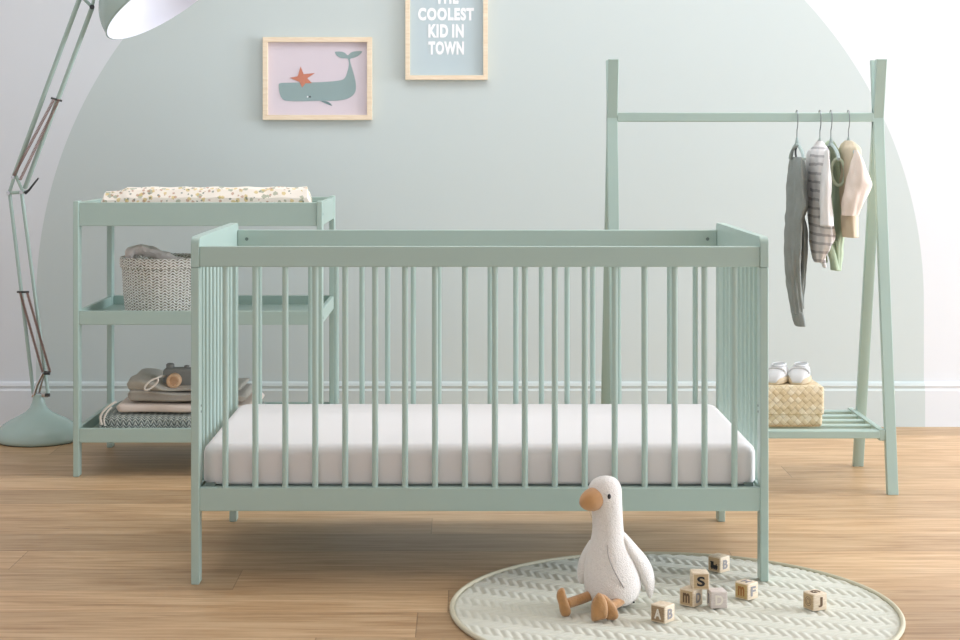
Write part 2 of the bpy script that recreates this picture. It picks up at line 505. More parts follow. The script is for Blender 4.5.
skirt('baseboard_left', (XL, YB, 0), (XL, WY, 0), 'plainwall')
skirt('baseboard_right', (XR, WY, 0), (XR, YB, 0), 'plainwall')

# ------------------------------------------------------------------ cot
YF, YR = 4.25, 4.995
X0, X1 = -.6795, .7685
T = .021
cot = thing('cot', 'sage green slatted wooden cot holding a white mattress', 'cot', ((X0+X1)/2, (YF+YR)/2, 0))
for sx, (xa, xb) in ((-1, (X0, X0+T)), (1, (X1-T, X1))):
    for (ya, yb) in ((YF, YF+.045), (YR-.045, YR)):
        zb = .008 if (sx == 1 and ya == YF) else 0
        new('leg', box(xa, xb, ya, yb, zb, .795, bev=.003), 'sage', cot)
    # shaped top board with rounded upper corners
    bm = bmesh.new(); rr = .022
    zt, zl = .872, .7955
    out = [(YF, zl)]
    out += [(YF+rr-rr*math.cos(a), zt-rr+rr*math.sin(a)) for a in [PI/2*k/6 for k in range(7)]]
    out += [(YR-rr+rr*math.sin(a), zt-rr+rr*math.cos(a)) for a in [PI/2*k/6 for k in range(7)]]
    out += [(YR, zl)]
    ring_mesh(bm, [[Vector((x, y, z)) for y, z in out] for x in (xa, xb)])
    es = [e for e in bm.edges if abs(e.verts[0].co.x-e.verts[1].co.x) < 1e-6]
    bmesh.ops.bevel(bm, geom=es, offset=.0015, segments=2, affect='EDGES')
    new('end_board', bm, 'sage', cot)
    new('end_bottom_rail', box(xa+.002, xb-.002, YF+.045, YR-.045, .184, .243), 'sage', cot)
    xm = (xa+xb)/2
    for k in range(9):
        y = YF+.045+(YR-YF-.09)*(k+1)/10
        new('slat', cyl((xm, y, .243), (xm, y, .7955), .0075), 'sage', cot)
for (ya, yb, zt) in ((YF+.003, YF+.025, .848), (YR-.025, YR-.003, .851)):
    new('top_rail', box(X0+T, X1-T, ya, yb, .7965, zt, bev=.0025), 'sage', cot)
    new('bottom_rail', box(X0+T-.001, X1-T+.001, ya, yb, .184, .243, bev=.0025), 'sage', cot)
    ym = (ya+yb)/2
    for k in range(18):
        x = ((225.2+29.97*k)-PX)*4.26/F
        new('slat', cyl((x, ym, .243), (x, ym, .7965), .0078), 'sage', cot)
for xs in (X0+T, X1-T):
    for z in (.825,):
        s = 1 if xs < 0 else -1
        new('bolt', cyl((xs+s*.028, YR-.0275, z), (xs+s*.028, YR-.024, z), .005), 'steel', cot)
for xa in (X0, X1):
    s = -1 if xa < 0 else 1
    for z in (.36, .22):
        new('bolt', cyl((xa-s*.001, YF+.022, z), (xa+s*.0015, YF+.022, z), .004), 'steel', cot)
for xa, s in ((X0+T, 1), (X1-T, -1)):
    for z in (.56, .575):
        new('bolt', cyl((xa-s*.001, YF+.03, z-.13), (xa+s*.0012, YF+.03, z-.13), .003), 'steel', cot)
new('mattress_base', box(X0+T+.004, X1-T-.004, YF+.03, YR-.03, .222, .242, bev=.002), 'base', cot)
for x in (X0+T+.025, X1-T-.025):
    new('bracket', box(x-.012, x+.012, YF+.025, YF+.029, .225, .252, bev=.001), 'steel', cot)

# mattress: superellipsoid box, softly rounded corners
def softbox(x0, x1, y0, y1, z0, z1, r, n=10, nx=40, ny=16):
    bm = bmesh.new()
    cx, cy, cz = (x0+x1)/2, (y0+y1)/2, (z0+z1)/2
    hx, hy, hz = (x1-x0)/2, (y1-y0)/2, (z1-z0)/2
    # plan outline with rounded corners, ring stack through the thickness
    def outline(ins, R):
        pts = []
        for qx, qy, a0 in ((1, 1, 0), (-1, 1, PI/2), (-1, -1, PI), (1, -1, 3*PI/2)):
            for k in range(9):
                a = a0+PI/2*k/8
                pts.append((cx+qx*(hx-R)+(R-ins)*math.cos(a), cy+qy*(hy-R)+(R-ins)*math.sin(a)))
        return pts
    rings = []
    R = .045
    prof = []
    for k in range(n+1):
        a = -PI/2+PI/2*k/n; prof.append((.4*(r-r*math.cos(a)), z0+.4*(r+r*math.sin(a))))
    for k in range(n+1):
        a = PI/2*k/n; prof.append((r-r*math.cos(a), z1-r+r*math.sin(a)))
    rings = [[Vector((x, y, z)) for x, y in outline(ins, R)] for ins, z in prof]
    ring_mesh(bm, rings)
    return bm
mat = new('mattress', softbox(X0+T+.001, X1-T-.001, YF+.030, YR-.030, .2435, .346, .028), 'sheet', loc=((X0+X1)/2, 4.62, .2435))
tag(mat, 'white cotton-covered mattress inside the sage cot', 'mattress')

# ------------------------------------------------------------------ changing table
TYF, TYR = 5.61, 6.19
TX0, TX1 = at(72.9, 0, TYF).x, at(322.4, 0, TYF).x
table = thing('changing_table', 'sage green three-tier changing table with a floral mat on top', 'changing table', ((TX0+TX1)/2, 5.9, 0))
LW, LD = .019, .047
for xa in (TX0, TX1-LW):
    for ya in (TYF, TYR-LD):
        new('leg', box(xa, xa+LW, ya, ya+LD, 0, .913, bev=.003), 'sage', table)
def tray(name, z0, z1, zs, zsb=.012, side_over=True):
    b = bmesh.new()
    new(name+'_board', box(TX0+LW*.6, TX1-LW*.6, TYF+.012, TYR-.012, zs-zsb, zs, bev=.001), 'sage', table)
    new(name+'_front_rail', box(TX0+LW, TX1-LW, TYF+.004, TYF+.020, z0, z1), 'sage', table)
    new(name+'_back_rail', box(TX0+LW, TX1-LW, TYR-.020, TYR-.004, z0, z1), 'sage', table)
    for xa in (TX0+.003, TX1-.018):
        new(name+'_side_rail', box(xa, xa+.015, TYF+LD, TYR-LD, z0, z1), 'sage', table)
tray('top_tray', .830, .908, .868)
tray('middle_shelf', .503, .549, .517)
tray('bottom_shelf', .113, .160, .127)
for z in (.525, .137, .87):
    for xa, s in ((TX0, -1), (TX1, 1)):
        new('bolt', cyl((xa-s*.001, TYF+.024, z), (xa+s*.0015, TYF+.024, z), .005), 'sage', table)

# changing mat: padded base with raised long sides
bm = bmesh.new(); rings = []
mx0, mx1, my0, my1 = at(103, 0, 5.66).x-.010, at(311, 0, 5.67).x, 5.650, 6.14
N = 60
prof_y = [0, .012, .05, .10, .15, .22, .34, .45, .55, .66, .78, .85, .90, .95, .988, 1]
for i in range(N+1):
    u = i/N; x = mx0+(mx1-mx0)*u
    e = min(1., max(0, min(u, 1-u)/.012)); e = math.sqrt(max(0, 1-(1-e)**2))
    up = 1/(1+math.exp(-(u-.105)*160))
    edge = .944+.0135*up
    top = []
    for f in prof_y:
        side = max(0, 1-abs(f-.1)/.22)+max(0, 1-abs(f-.9)/.22); side = side*side*(3-2*min(side, 1))
        zt = .895+(edge-.895)*min(1, side)*(1 if f < .5 else .62)
        if f < .01 or f > .99: zt = .878
        elif f < .03 or f > .97: zt = .872+(zt-.872)*.8
        top.append(Vector((x-.075*max(0, u-.5)*f-.0*f, my0+(my1-my0)*f, .8685+(zt-.8685)*(.55+.45*e)+.0015*math.sin(x*60+f*9))))
    bot = [Vector((x, my1-.01, .8685)), Vector((x, my0+.01, .8685))]
    rings.append(top+bot)
ring_mesh(bm, rings)
mt = new('changing_mat', bm, 'floral', loc=((mx0+mx1)/2, 5.9, .868))
tag(mt, 'cream floral padded changing mat on top of the changing table', 'changing mat')

# basket on the middle shelf
bc = Vector((at(164.5, 0, 5.86).x, 5.86, .517))
basket = thing('basket', 'round white and brown woven basket on the middle shelf', 'basket', bc)
bm = bmesh.new()
prof = [(.001, .004), (.10, .003), (.128, .002), (.134, .010), (.138, .05), (.142, .10), (.144, .14), (.146, .170), (.142, .170), (.138, .14), (.134, .1), (.130, .05), (.12, .016), (.001, .014)]
lathe(bm, prof, bc, 72, uvscale=True); new('basket_body', bm, 'basket', basket)
bm = bmesh.new()
prof = [(.1465, .160), (.1515, .162), (.1525, .178), (.152, .192), (.148, .197), (.143, .196), (.141, .186), (.1425, .160), (.1465, .1595)]
lathe(bm, prof, bc, 72, uvscale=True); new('rim_band', bm, 'basket', basket)
# muslin cloth in the basket
bm = bmesh.new()
path = smooth_path([at(129, 262, 5.80), at(130, 253, 5.79), at(136, 250.0, 5.80), at(146, 251, 5.80), at(156, 253.5, 5.80), at(168, 257, 5.81), at(182, 262, 5.83)], 6)
rr = [.009+.011*math.sin(PI*min(1, (i+2)/(len(path)+2))) for i in range(len(path))]
tube(bm, path, rr, 14)
path = smooth_path([at(134, 258, 5.86), at(140, 251, 5.87), at(150, 252, 5.87), at(160, 256, 5.86), at(172, 262, 5.86)], 6)
tube(bm, path, .011, 12)
for v in bm.verts: v.co += Vector((noise1(v.co.x*80, v.co.y*80, v.co.z*80)*.003,)*3)
bm.verts.ensure_lookup_table()
for v in bm.verts:
    g = mnoise.noise(v.co*38)*.007+mnoise.noise(v.co*90)*.004
    v.co += Vector((0, -abs(g), g))
o = new('muslin_cloth', bm, 'bmuslin', loc=bc+Vector((0, 0, .02))); tag(o, 'pale mauve-grey muslin bunched in the top of the woven basket', 'cloth')

# folded textiles on the bottom shelf
def slab(name, x0, x1, y0, y1, z0, z1, mat, label, cat, folds=1, sag=0.003, seed=0, dz=None, cord=None):
    rings = []; N = 46; S = 40
    for i in range(N+1):
        u = i/N; x = x0+(x1-x0)*u
        e = min(1., min(u, 1-u)/.04); e = .25+.75*math.sqrt(max(0, 1-(1-e)**2))
        zt = z1+(dz(u) if dz else 0); h = (zt-z0)/2; cz = z0+h; cy = (y0+y1)/2; hy = (y1-y0)/2
        ring = []
        for k in range(S):
            a = 2*PI*k/S; ca, sa = math.cos(a), math.sin(a)
            yy = hy*math.copysign(abs(ca)**.28, ca)*(1+(e-1)*.15); zz = h*math.copysign(abs(sa)**.5, sa)*e
            g = 0
            if folds > 1 and ca < 0:
                g = .006*sum(math.exp(-((zz/h)-(-1+2*(j+1)/folds))**2/.012) for j in range(folds-1))
            w = sag*noise1(x*22, yy*20, zz*50, seed)
            top = 1 if sa > 0 else 0
            ring.append(Vector((x, cy+yy+g+w*1.3+.004*math.sin(x*30+seed), cz+zz+top*w)))
        rings.append(ring)
    bm = ring_mesh(bmesh.new(), rings)
    o = new(name, bm, mat, loc=((x0+x1)/2, (y0+y1)/2, z0), autos=False)
    return tag(o, label, cat)
gx = lambda px, Y=5.68: at(px, 0, Y).x
kb = slab('knitted_blanket', gx(99), gx(256), 5.655, 6.02, .1275, .199, 'knit', 'grey-green cable-knit blanket folded at the bottom of the shelf pile', 'blanket', 2, .003, 1)
slab('folded_sheet', gx(116), gx(254), 5.668, 6.0, .200, .237, 'blush', 'blush cream cloth folded on top of the cable-knit blanket', 'cloth', 1, .003, 2, dz=lambda u: -.002-.008*u)
slab('folded_blanket', gx(127), gx(246), 5.668, 5.98, .2365, .280, 'taupe2', 'warm grey folded blanket between the blush cloth and the taupe bundle', 'blanket', 2, .005, 3, dz=lambda u: .004-.024*u)
slab('folded_blanket', gx(126), gx(240), 5.675, 5.97, .272, .314, 'taupe', 'taupe folded bundle topmost in the pile under the grey toy camera', 'blanket', 1, .007, 4, dz=lambda u: .004-.036/(1+math.exp(-(u-.27)*22)))
# cream drawstring beside the knit
bm = bmesh.new()
tube(bm, smooth_path([at(102, 425, 5.640), at(100.5, 418, 5.645), at(103, 412, 5.65), at(108, 407, 5.655), at(113, 403.5, 5.66), at(116, 402, 5.67)], 6), .0045, 8)
tube(bm, smooth_path([at(105, 426, 5.640), at(104, 419, 5.643), at(107, 412, 5.648), at(112, 407, 5.655)], 6), .003, 8)
new('drawstring', bm, 'cord', kb)
# toy camera
ty = 5.76
tc = thing('toy_camera', 'grey felt toy camera with a round wooden lens on the folded pile', 'toy camera', at(178, 386, ty))
zb = .2985
def softb(x0, x1, y0, y1, z0, z1, b): return box(x0, x1, y0, y1, z0, z1, bev=b, seg=4)
cx = tc.location.x; zb = .276
tc.location.z = zb
new('camera_body', softb(cx-.048, cx+.058, ty-.028, ty+.028, zb, zb+.066, .012), 'felt', tc)
new('shutter_knob', lathe(bmesh.new(), [(.001, 0), (.014, 0), (.014, .012), (.010, .016), (.001, .016)], (cx-.026, ty, zb+.065), 20), 'felt', tc)
new('shutter_knob', lathe(bmesh.new(), [(.001, 0), (.009, 0), (.009, .008), (.001, .010)], (cx+.030, ty, zb+.065), 20), 'felt', tc)
ax = Matrix.Rotation(math.radians(90), 3, 'X')
new('lens', lathe(bmesh.new(), [(.001, 0), (.024, 0), (.024, .034), (.021, .038), (.015, .038), (.013, .030), (.001, .029)], (cx-.006, ty-.026, zb+.028), 32, axis=ax), 'woodlens', tc)
bm = bmesh.new()
cc = at(151.5, 384, 5.655)
pts = [cc+Vector((.021*math.cos(a)+.006*math.sin(a), -.004+.006*math.cos(a), .016*math.sin(a)+.010*math.cos(a))) for a in [2*PI*k/28 for k in range(28)]]
tube(bm, pts, .0034, 8, closed=True)
tube(bm, smooth_path([at(156.5, 378.5, 5.66), at(160, 376.5, 5.69), at(165, 376, 5.735)], 6), .0034, 8)
new('strap', bm, 'cord', tc)

# ------------------------------------------------------------------ floor lamp
LY = 6.3
lb = Vector((at(38.5, 0, LY).x, LY, 0))
lamp = thing('floor_lamp', 'tall sage enamel balanced-arm floor lamp left of the changing table', 'floor lamp', lb)
prof = [(.001, .002), (.150, .002), (.156, .008), (.157, .016), (.155, .026), (.148, .042), (.130, .060), (.104, .076), (.076, .090), (.050, .104), (.032, .121), (.023, .143), (.020, .160), (.019, .172), (.001, .174)]
new('lamp_base', lathe(bmesh.new(), prof, lb, 64), 'lamp', lamp, autos=False)
new('base_pad', lathe(bmesh.new(), [(.001, 0), (.148, 0), (.148, .003), (.001, .003)], lb, 48), 'black', lamp)
bm = bmesh.new()
LA = lambda x, y, dy=0: at(x, y, LY+dy)
bx(bm, LA(32, 0).x, LA(49, 0).x, LY-.013, LY+.013, LA(0, 397).z, LA(0, 393).z, bev=.003)
tube(bm, [LA(34, 395, -.016), LA(37, 385, -.016), LA(43, 373, -.016)], .006, 8)
tube(bm, [LA(34, 395, .016), LA(37, 385, .016), LA(43, 373, .016)], .006, 8)
tube(bm, [LA(39, 394), LA(44, 373)], .004, 8)
new('base_bracket', bm, 'chrome', lamp)
bm = bmesh.new()
tube(bm, [LA(44.5, 373, -.018), LA(50, 373, -.018)], .007, 10); tube(bm, [LA(46.5, 373, -.02), LA(46.5, 373, .02)], .005, 10)
new('knob', bm, 'dark', lamp)
bm = bmesh.new()
tube(bm, [LA(45, 395, -.018), LA(50, 395, -.018)], .006, 10); tube(bm, [LA(48, 395, -.02), LA(48, 395, .02)], .004, 10)
new('knob', bm, 'dark', lamp)
for a, b in (((9.5, 192), (33.5, 394)), ((21.5, 192), (48, 394))):
    for dy in (0,):
        new('lower_arm', tube(bmesh.new(), [LA(*a), LA(*b)], .0066, 18), 'lamp', lamp)
def spring(p0, p1, r=.0045, turns=60):
    bm = bmesh.new(); p0, p1 = Vector(p0), Vector(p1); d = p1-p0; L = d.length; d.normalize()
    u = d.orthogonal().normalized(); w = d.cross(u); n = turns*8
    pts = [p0+d*L*i/n+r*(math.cos(2*PI*turns*i/n)*u+math.sin(2*PI*turns*i/n)*w) for i in range(n+1)]
    tube(bm, pts, .0017, 5); return bm
for a, b in (((20, 292), (42.5, 372)), ((27, 292), (50, 372))):
    new('spring', spring(LA(*a, -.012), LA(*b, -.012)), 'spring', lamp)
bm = bmesh.new()
tube(bm, [LA(17, 292, -.012), LA(29, 292, -.012)], .004, 8)
new('spring_pin', bm, 'dark', lamp)
# elbow
UA = lambda x, y, dy=0: at(x, y, LY-.28*max(0, (190-y))/200+dy)
bm = bmesh.new()
for dy in (-.010, .010):
    tube(bm, [LA(8, 193, dy), LA(26, 192, dy)], .006, 8); tube(bm, [LA(9.5, 192, dy), UA(14.5, 176, dy)], .006, 8)
    tube(bm, [LA(23, 192, dy), UA(16, 176, dy)], .006, 8)
new('elbow_bracket', bm, 'lamp', lamp)
new('wing_lever', tube(bmesh.new(), [LA(25, 193, -.022), LA(29, 190, -.024), LA(38.5, 178, -.03)], [.007, .0045, .003], 8), 'dark', lamp)
for q in (LA(9.5, 193), LA(22.5, 192), UA(14, 177)):
    new('elbow_pin', cyl(q-Vector((0, .02, 0)), q+Vector((0, .02, 0)), .007), 'chrome', lamp)
for a, b in (((14, 176), (83.5, -12)), ((25, 188), (92, 8))):
    new('upper_arm', tube(bmesh.new(), [UA(*a), UA(*b)], .0085, 18), 'lamp', lamp)
for a, b in (((13.5, 176), (54, 99)), ((20, 180), (59, 99))):
    new('spring', spring(UA(*a, -.012), UA(*b, -.012)), 'spring', lamp)
new('spring_pin', tube(bmesh.new(), [UA(51, 98, -.012), UA(62, 101, -.012)], .004, 8), 'dark', lamp)
bm = bmesh.new()
for dy in (-.012, .012):
    tube(bm, [UA(92, 7, dy), UA(84, -1, dy), UA(83.5, -12, dy), UA(97, -14, dy), UA(92, 7, dy)], .006, 8)
tube(bm, smooth_path([UA(97, -12), UA(110, -40), UA(128, -52)], 6), .008, 10)
new('head_bracket', bm, 'lamp', lamp)
new('head_pin', tube(bmesh.new(), [UA(92, 7, -.025), UA(92, 7, .025)], .009, 10), 'dark', lamp)
# shade
SY = 6.0
nv = Vector((.56, -.12, -.82)).normalized()
Sc = at(166.5, -4, SY)
zax = nv; xax = zax.orthogonal().normalized(); yax = zax.cross(xax)
R3 = Matrix((xax, yax, zax)).transposed()
R0 = .250
outer = [(R0*math.sin(a), -.19*math.cos(a)) for a in [.24+(PI/2-.24)*k/18 for k in range(19)]]
outer[-1] = (R0, 0); outer.append((R0+.003, .008)); outer.append((R0-.002, .010))
bm = bmesh.new(); ring = []
lathe_in = [(r, z) for r, z in outer]
rings = [[Sc+R3 @ Vector((r*math.cos(2*PI*k/72), r*math.sin(2*PI*k/72), z)) for k in range(72)] for r, z in lathe_in]
ring_mesh(bm, rings, cap1=False); sh = new('lamp_shade', bm, 'lamp', lamp, autos=False)
bm = bmesh.new()
inner = [(r-.004, z+.003) for r, z in outer[:-2]]+[(R0-.002, .0098)]
rings = [[Sc+R3 @ Vector((r*math.cos(2*PI*k/72), r*math.sin(2*PI*k/72), z)) for k in range(72)] for r, z in inner]
ring_mesh(bm, rings, cap1=False); new('inner_reflector', bm, 'lampin', lamp, autos=False)
new('shade_neck', lathe(bmesh.new(), [(.03, -.28), (.045, -.27), (.055, -.20), (.062, -.178), (.001, -.176)], Sc, 32, axis=R3), 'lamp', lamp)
bm = bmesh.new(); sphere(bm, (0, 0, 0), .035, .035, .045); bm.transform(Matrix.Translation(Sc-nv*.12) @ R3.to_4x4()); new('bulb', bm, 'lampin', lamp)

# ------------------------------------------------------------------ pictures
def picture(name, label, x0, x1, y0, y1, bw, paper):
    Y = WY-.024
    a = at(x0, y0, Y); b = at(x1, y1, Y)
    xa, xb, zt, zb_ = a.x, b.x, a.z, b.z
    t = thing(name, label, 'picture', ((xa+xb)/2, WY, zb_), group=None)
    bm = bmesh.new(); w = bw*Y/F
    y0_, y1_ = Y, WY-.0005
    bx(bm, xa, xb, y0_, y1_, zt-w, zt, bev=.001); bx(bm, xa, xb, y0_, y1_, zb_, zb_+w, bev=.001)
    bx(bm, xa, xa+w, y0_, y1_, zb_+w, zt-w, bev=.001); bx(bm, xb-w, xb, y0_, y1_, zb_+w, zt-w, bev=.001)
    new('frame', bm, 'pine', t)
    pr = new('print', box(xa+w*.5, xb-w*.5, WY-.007, WY-.003, zb_+w*.5, zt-w*.5, bev=0), paper, t, smooth=False)
    new('glazing', box(xa+w*.9, xb-w*.9, WY-.0165, WY-.015, zb_+w*.9, zt-w*.9, bev=0), 'acrylic', t, smooth=False)
    return t, pr
PYp = WY-.007
def art(name, pts, mat, parent, smooth=True, lift=0.0005, n=4):
    P = [at(x, y, PYp) for x, y in pts]
    if smooth: P = smooth_path(P+[P[0]], n)[:-1]
    return new(name, prism(bmesh.new(), [(p.x, p.z) for p in P], PYp-.0006-lift, PYp-lift+.0003), mat, parent, smooth=False)
p1, pr1 = picture('picture_frame', 'pale wood framed whale and starfish print in landscape format on the wall', 262.6, 372, 37, 120, 5.0, 'pinkprint')
k = 6.74; q = lambda x, y: (255+x/k, 30+y/k)
whale = [q(*p) for p in [(160, 365), (175, 357), (230, 355), (330, 353), (430, 352), (520, 346), (580, 338), (606, 322), (622, 285), (632, 240), (630, 205), (620, 192), (585, 190), (555, 175), (538, 150), (560, 145), (600, 150), (625, 170), (650, 150), (690, 142), (722, 145), (700, 172), (665, 188), (642, 195), (645, 225), (658, 270), (672, 320), (680, 370), (676, 415), (655, 445), (610, 467), (540, 477), (470, 477), (400, 478), (320, 480), (240, 479), (195, 472), (172, 445), (161, 400)]]
art('whale', whale, 'whale', pr1)
art('whale_fin', [q(*p) for p in [(440, 478), (480, 480), (505, 492), (520, 510), (500, 505), (470, 493)]], 'whaledark', pr1)
star = [q(*p) for p in [(308, 246), (328, 298), (405, 290), (352, 325), (385, 358), (340, 360), (318, 388), (300, 350), (235, 322), (288, 312)]]
art('starfish', star, 'star', pr1, smooth=False, lift=.0012)
art('whale_eye', [q(*p) for p in [(366, 446), (372, 443), (377, 450), (372, 457), (366, 454)]], 'ink', pr1, lift=.0012)
art('whale_eye_white', [q(*p) for p in [(350, 447), (355, 445), (358, 451), (353, 456)]], 'white', pr1, lift=.0012)
p2, pr2 = picture('picture_frame', 'pale wood framed grey-blue print with white words COOLEST KID IN TOWN', 405.3, 487.8, -32, 79.8, 4.6, 'blueprint')
for s, x0, x1, y0, y1 in (('THE', 435.5, 458.5, -9.5, 3.8), ('COOLEST', 418, 474, 7.7, 20.6), ('KID IN', 428.3, 463.8, 24.2, 37.6), ('TOWN', 428.3, 464, 41.3, 54.8)):
    a, b = at(x0, y0, PYp), at(x1, y1, PYp)
    bm = text_bm(s, b.x-a.x, a.z-b.z, bold=.052)
    bm.transform(Matrix.Translation(((a.x+b.x)/2, PYp-.0004, (a.z+b.z)/2)))
    new('lettering', bm, 'white', pr2, smooth=False)

# ------------------------------------------------------------------ clothes rail
RX0, RX1 = .4713, 1.3365
RY = 5.52
rack = thing('clothes_rail', 'sage green A-frame clothes rail with baby clothes hanging on it', 'clothes rail', ((RX0+RX1)/2, 5.58, 0))
RW = .0345
ztop = 1.376
for X in (RX0, RX1):
    xm = X+RW/2
    # front leg leans back, rear leg leans forward; they cross under the bar
    for side in (-1, 1):
        y0 = 5.335 if side < 0 else 5.80; slope = (RY-y0)/1.187
        bm = bmesh.new()
        bar(bm, (xm, y0, 0), (xm, y0+slope*ztop, ztop), RW, .022)
        new('leg', bm, 'sage', rack)
    bm = bmesh.new()
    s = 1 if X == RX0 else -1
    xin = X+RW if s == 1 else X-.018
    zf = .188
    new('shelf_side_rail', box(xin-.004*(s < 0)*0, xin+.018, 5.355, 5.80, .165, .200, bev=.002), 'sage', rack)
new('hanging_bar', box(RX0+RW-.002, RX1+.002, RY-.013, RY+.013, 1.174, 1.204, bev=.003), 'sage', rack)
for i in range(5):
    y = 5.385+i*.095
    new('shelf_slat', box(RX0+RW+.016, RX1-.016, y-.017, y+.017, .178, .196, bev=.003), 'sage', rack)
new('shelf_front_rail', box(RX0+RW+.016, RX1-.016, 5.355, 5.368, .172, .1965, bev=.003), 'sage', rack)

# palm-leaf box with shoes
SH = .1965
wx0, wx1, wyf, wyb = at(752, 0, 5.44).x, at(823.5, 0, 5.44).x, 5.42, 5.62
def wick(x0, x1, y0, y1, z0, z1, bev):
    bm = box(x0, x1, y0, y1, z0, z1, bev=bev, seg=4)
    lay = bm.loops.layers.uv.verify()
    bm.normal_update()
    for f in bm.faces:
        n = f.normal
        for l in f.loops:
            c = l.vert.co
            l[lay].uv = (c.x, c.y) if abs(n.z) > .7 else ((c.y, c.z) if abs(n.x) > .7 else (c.x, c.z))
    return bm
wb = thing('wicker_box', 'lidded box plaited from pale palm leaf on the clothes rail shelf', 'box', ((wx0+wx1)/2, 5.52, SH))
new('box_base', wick(wx0+.005, wx1-.005, wyf+.005, wyb-.005, SH, SH+.05, .012), 'wicker', wb)
new('lid', wick(wx0, wx1, wyf, wyb, SH+.036, SH+.132, .012), 'wicker', wb)
ZT = SH+.132
def shoe(px, rz, label):
    Y = 5.50
    loc = Vector((at(px, 0, Y).x, Y, ZT))
    t = thing('baby_shoe', label, 'shoe', loc, rz, 'baby shoes on the palm-leaf box')
    L = .116
    def wid(f): return .0335*(math.sin(PI*min(1, max(0, f*.94+.03)))**.42)*(1.05-.16*f)     # f 0 toe .. 1 heel
    def hgt(f): return .020+.030*min(1, f/.55)**.9+.006*f
    fs = [.004, .02, .05, .1, .17, .25, .34, .43, .52, .62, .72, .82, .9, .95, .98, .996]
    def ring(f, ww, z0, h, pw):
        w = wid(f)*ww; y = -L/2+L*f; pts = []
        e = min(1, (1-abs(2*f-1)**7))**.5
        for k in range(28):
            a = 2*PI*k/28; ca, sa = math.cos(a), math.sin(a)
            pts.append(Vector((w*math.copysign(abs(ca)**pw, ca), y, z0+h*e*.5+h*.5*e*math.copysign(abs(sa)**pw, sa))))
        return pts
    new('sole', ring_mesh(bmesh.new(), [ring(f, 1.13, 0, .025, .5) for f in fs]), 'tansole', t, local=True, autos=False)
    new('upper', ring_mesh(bmesh.new(), [ring(f, 1., .006, hgt(f), .8) for f in fs]), 'shoe', t, local=True, autos=False)
    bm = bmesh.new(); sphere(bm, (0, .018, .0575), .0185, .031, .004)  # closed cap; its darker grey stands in for shade inside the shoe opening
    new('shaded_lining', bm, 'shoein', t, local=True)
    new('collar', tube(bmesh.new(), [Vector((.0205*math.cos(2*PI*k/24), .018+.033*math.sin(2*PI*k/24), .0575+.002*math.sin(2*PI*k/24))) for k in range(24)], .003, 8, closed=True), 'shoe', t, local=True)
    f = .36; y = -L/2+L*f; w = wid(f); h = hgt(f)
    P = []
    for k in range(17):
        a = .15+(PI-.3)*k/16; ca, sa = math.cos(a), math.sin(a)
        P.append(Vector(((w+.001)*math.copysign(abs(ca)**.8, ca), y, .006+h*.5+(h*.5+.001)*abs(sa)**.8)))
    new('strap', tube(bmesh.new(), P, .004, 8), 'shoestrap', t, local=True)
    return t
M['shoestrap'] = simple('white_strap', srgb(214, 214, 214), .6)
M['tansole'] = simple('gum_sole', srgb(212, 194, 164), .7)
shoe(777.3, math.radians(-28), 'left white baby shoe of the pair, partly behind the cot post')
shoe(800, math.radians(-22), 'right white baby shoe of the pair on the palm-leaf box')

# ------------------------------------------------------------------ hangers and clothes
HY = 5.52
def hanger(px, tilt, label):
    x = at(px, 0, HY).x; zt = 1.204
    t = thing('clothes_hanger', label, 'hanger', (x, HY, zt), 0, 'hangers on the clothes rail')
    ca, sa = math.cos(tilt), math.sin(tilt)
    P = []
    for k in range(13):
        a = math.radians(-25+k*205/12)
        P.append(Vector((sa*.022*math.cos(a), ca*.022*math.cos(a), -.004+.0135*math.sin(a))))
    # hook wraps the bar, then stem drops
    H = [Vector((sa*c[0], ca*c[0], c[1])) for c in ((.021, -.024), (.0215, -.006), (.017, .004), (.008, .0075), (-.004, .0065), (-.0135, -.001), (-.0185, -.010), (-.0185, -.028), (-.012, -.046), (0, -.058), (0, -.085))]
    new('hook', tube(bmesh.new(), smooth_path(H, 4), .0017, 8), 'hook', t, local=True)
    new('neck', lathe(bmesh.new(), [(.002, -.078), (.004, -.084), (.0075, -.102), (.008, -.108), (.001, -.110)], (0, 0, 0), 14), 'hanger', t, local=True)
    arm = [Vector((sa*d, ca*d, z)) for d, z in ((-.135, -.150), (-.11, -.133), (-.06, -.114), (0, -.104), (.06, -.114), (.11, -.133), (.135, -.150))]
    new('shoulder_bar', tube(bmesh.new(), smooth_path(arm, 4), .0058, 10), 'hanger', t, local=True)
    return t
hanger(797, .03, 'hanger holding the slate grey dungarees, leftmost on the rail')
hanger(820, .03, 'hanger holding the grey striped bodysuit, second from the left')
hanger(831, .03, 'hanger holding the sage green romper, third from the left')
hanger(848.5, .03, 'hanger holding the cream sweater, rightmost on the rail')

# 1 dungarees
g = thing('baby_dungarees', 'long slate grey baby dungarees hanging leftmost on the rail', 'dungarees', at(797, 326, HY))
bm = bmesh.new()
loft_px(bm, [(796.5, 157, 3.4), (796.8, 160, 5.4), (796.6, 175, 7.4), (796.5, 190, 8.2), (797.5, 204, 9.6), (794.5, 218, 8.0), (794, 232, 8.2), (793, 250, 8.0), (792.8, 268, 7.6), (794.2, 285, 6.6), (795.5, 300, 6.0), (796.5, 313, 5.2)], HY-.01, [.05, .075, .09, .09, .09, .075, .065, .06, .055, .05, .045, .04], 72, .12, 4, .6, .10, zf=7, sub=8, cr=.007)
loft_px(bm, [(801, 215, 3), (801.5, 228, 4.0), (802, 248, 4.2), (801.5, 270, 3.8), (800.5, 290, 3.2), (800, 308, 2.6)], HY+.03, [.03, .05, .05, .05, .045, .04], 40, .12, 4, 2., sub=8, cr=.006)
new('trousers', bm, 'slate', g, autos=False)
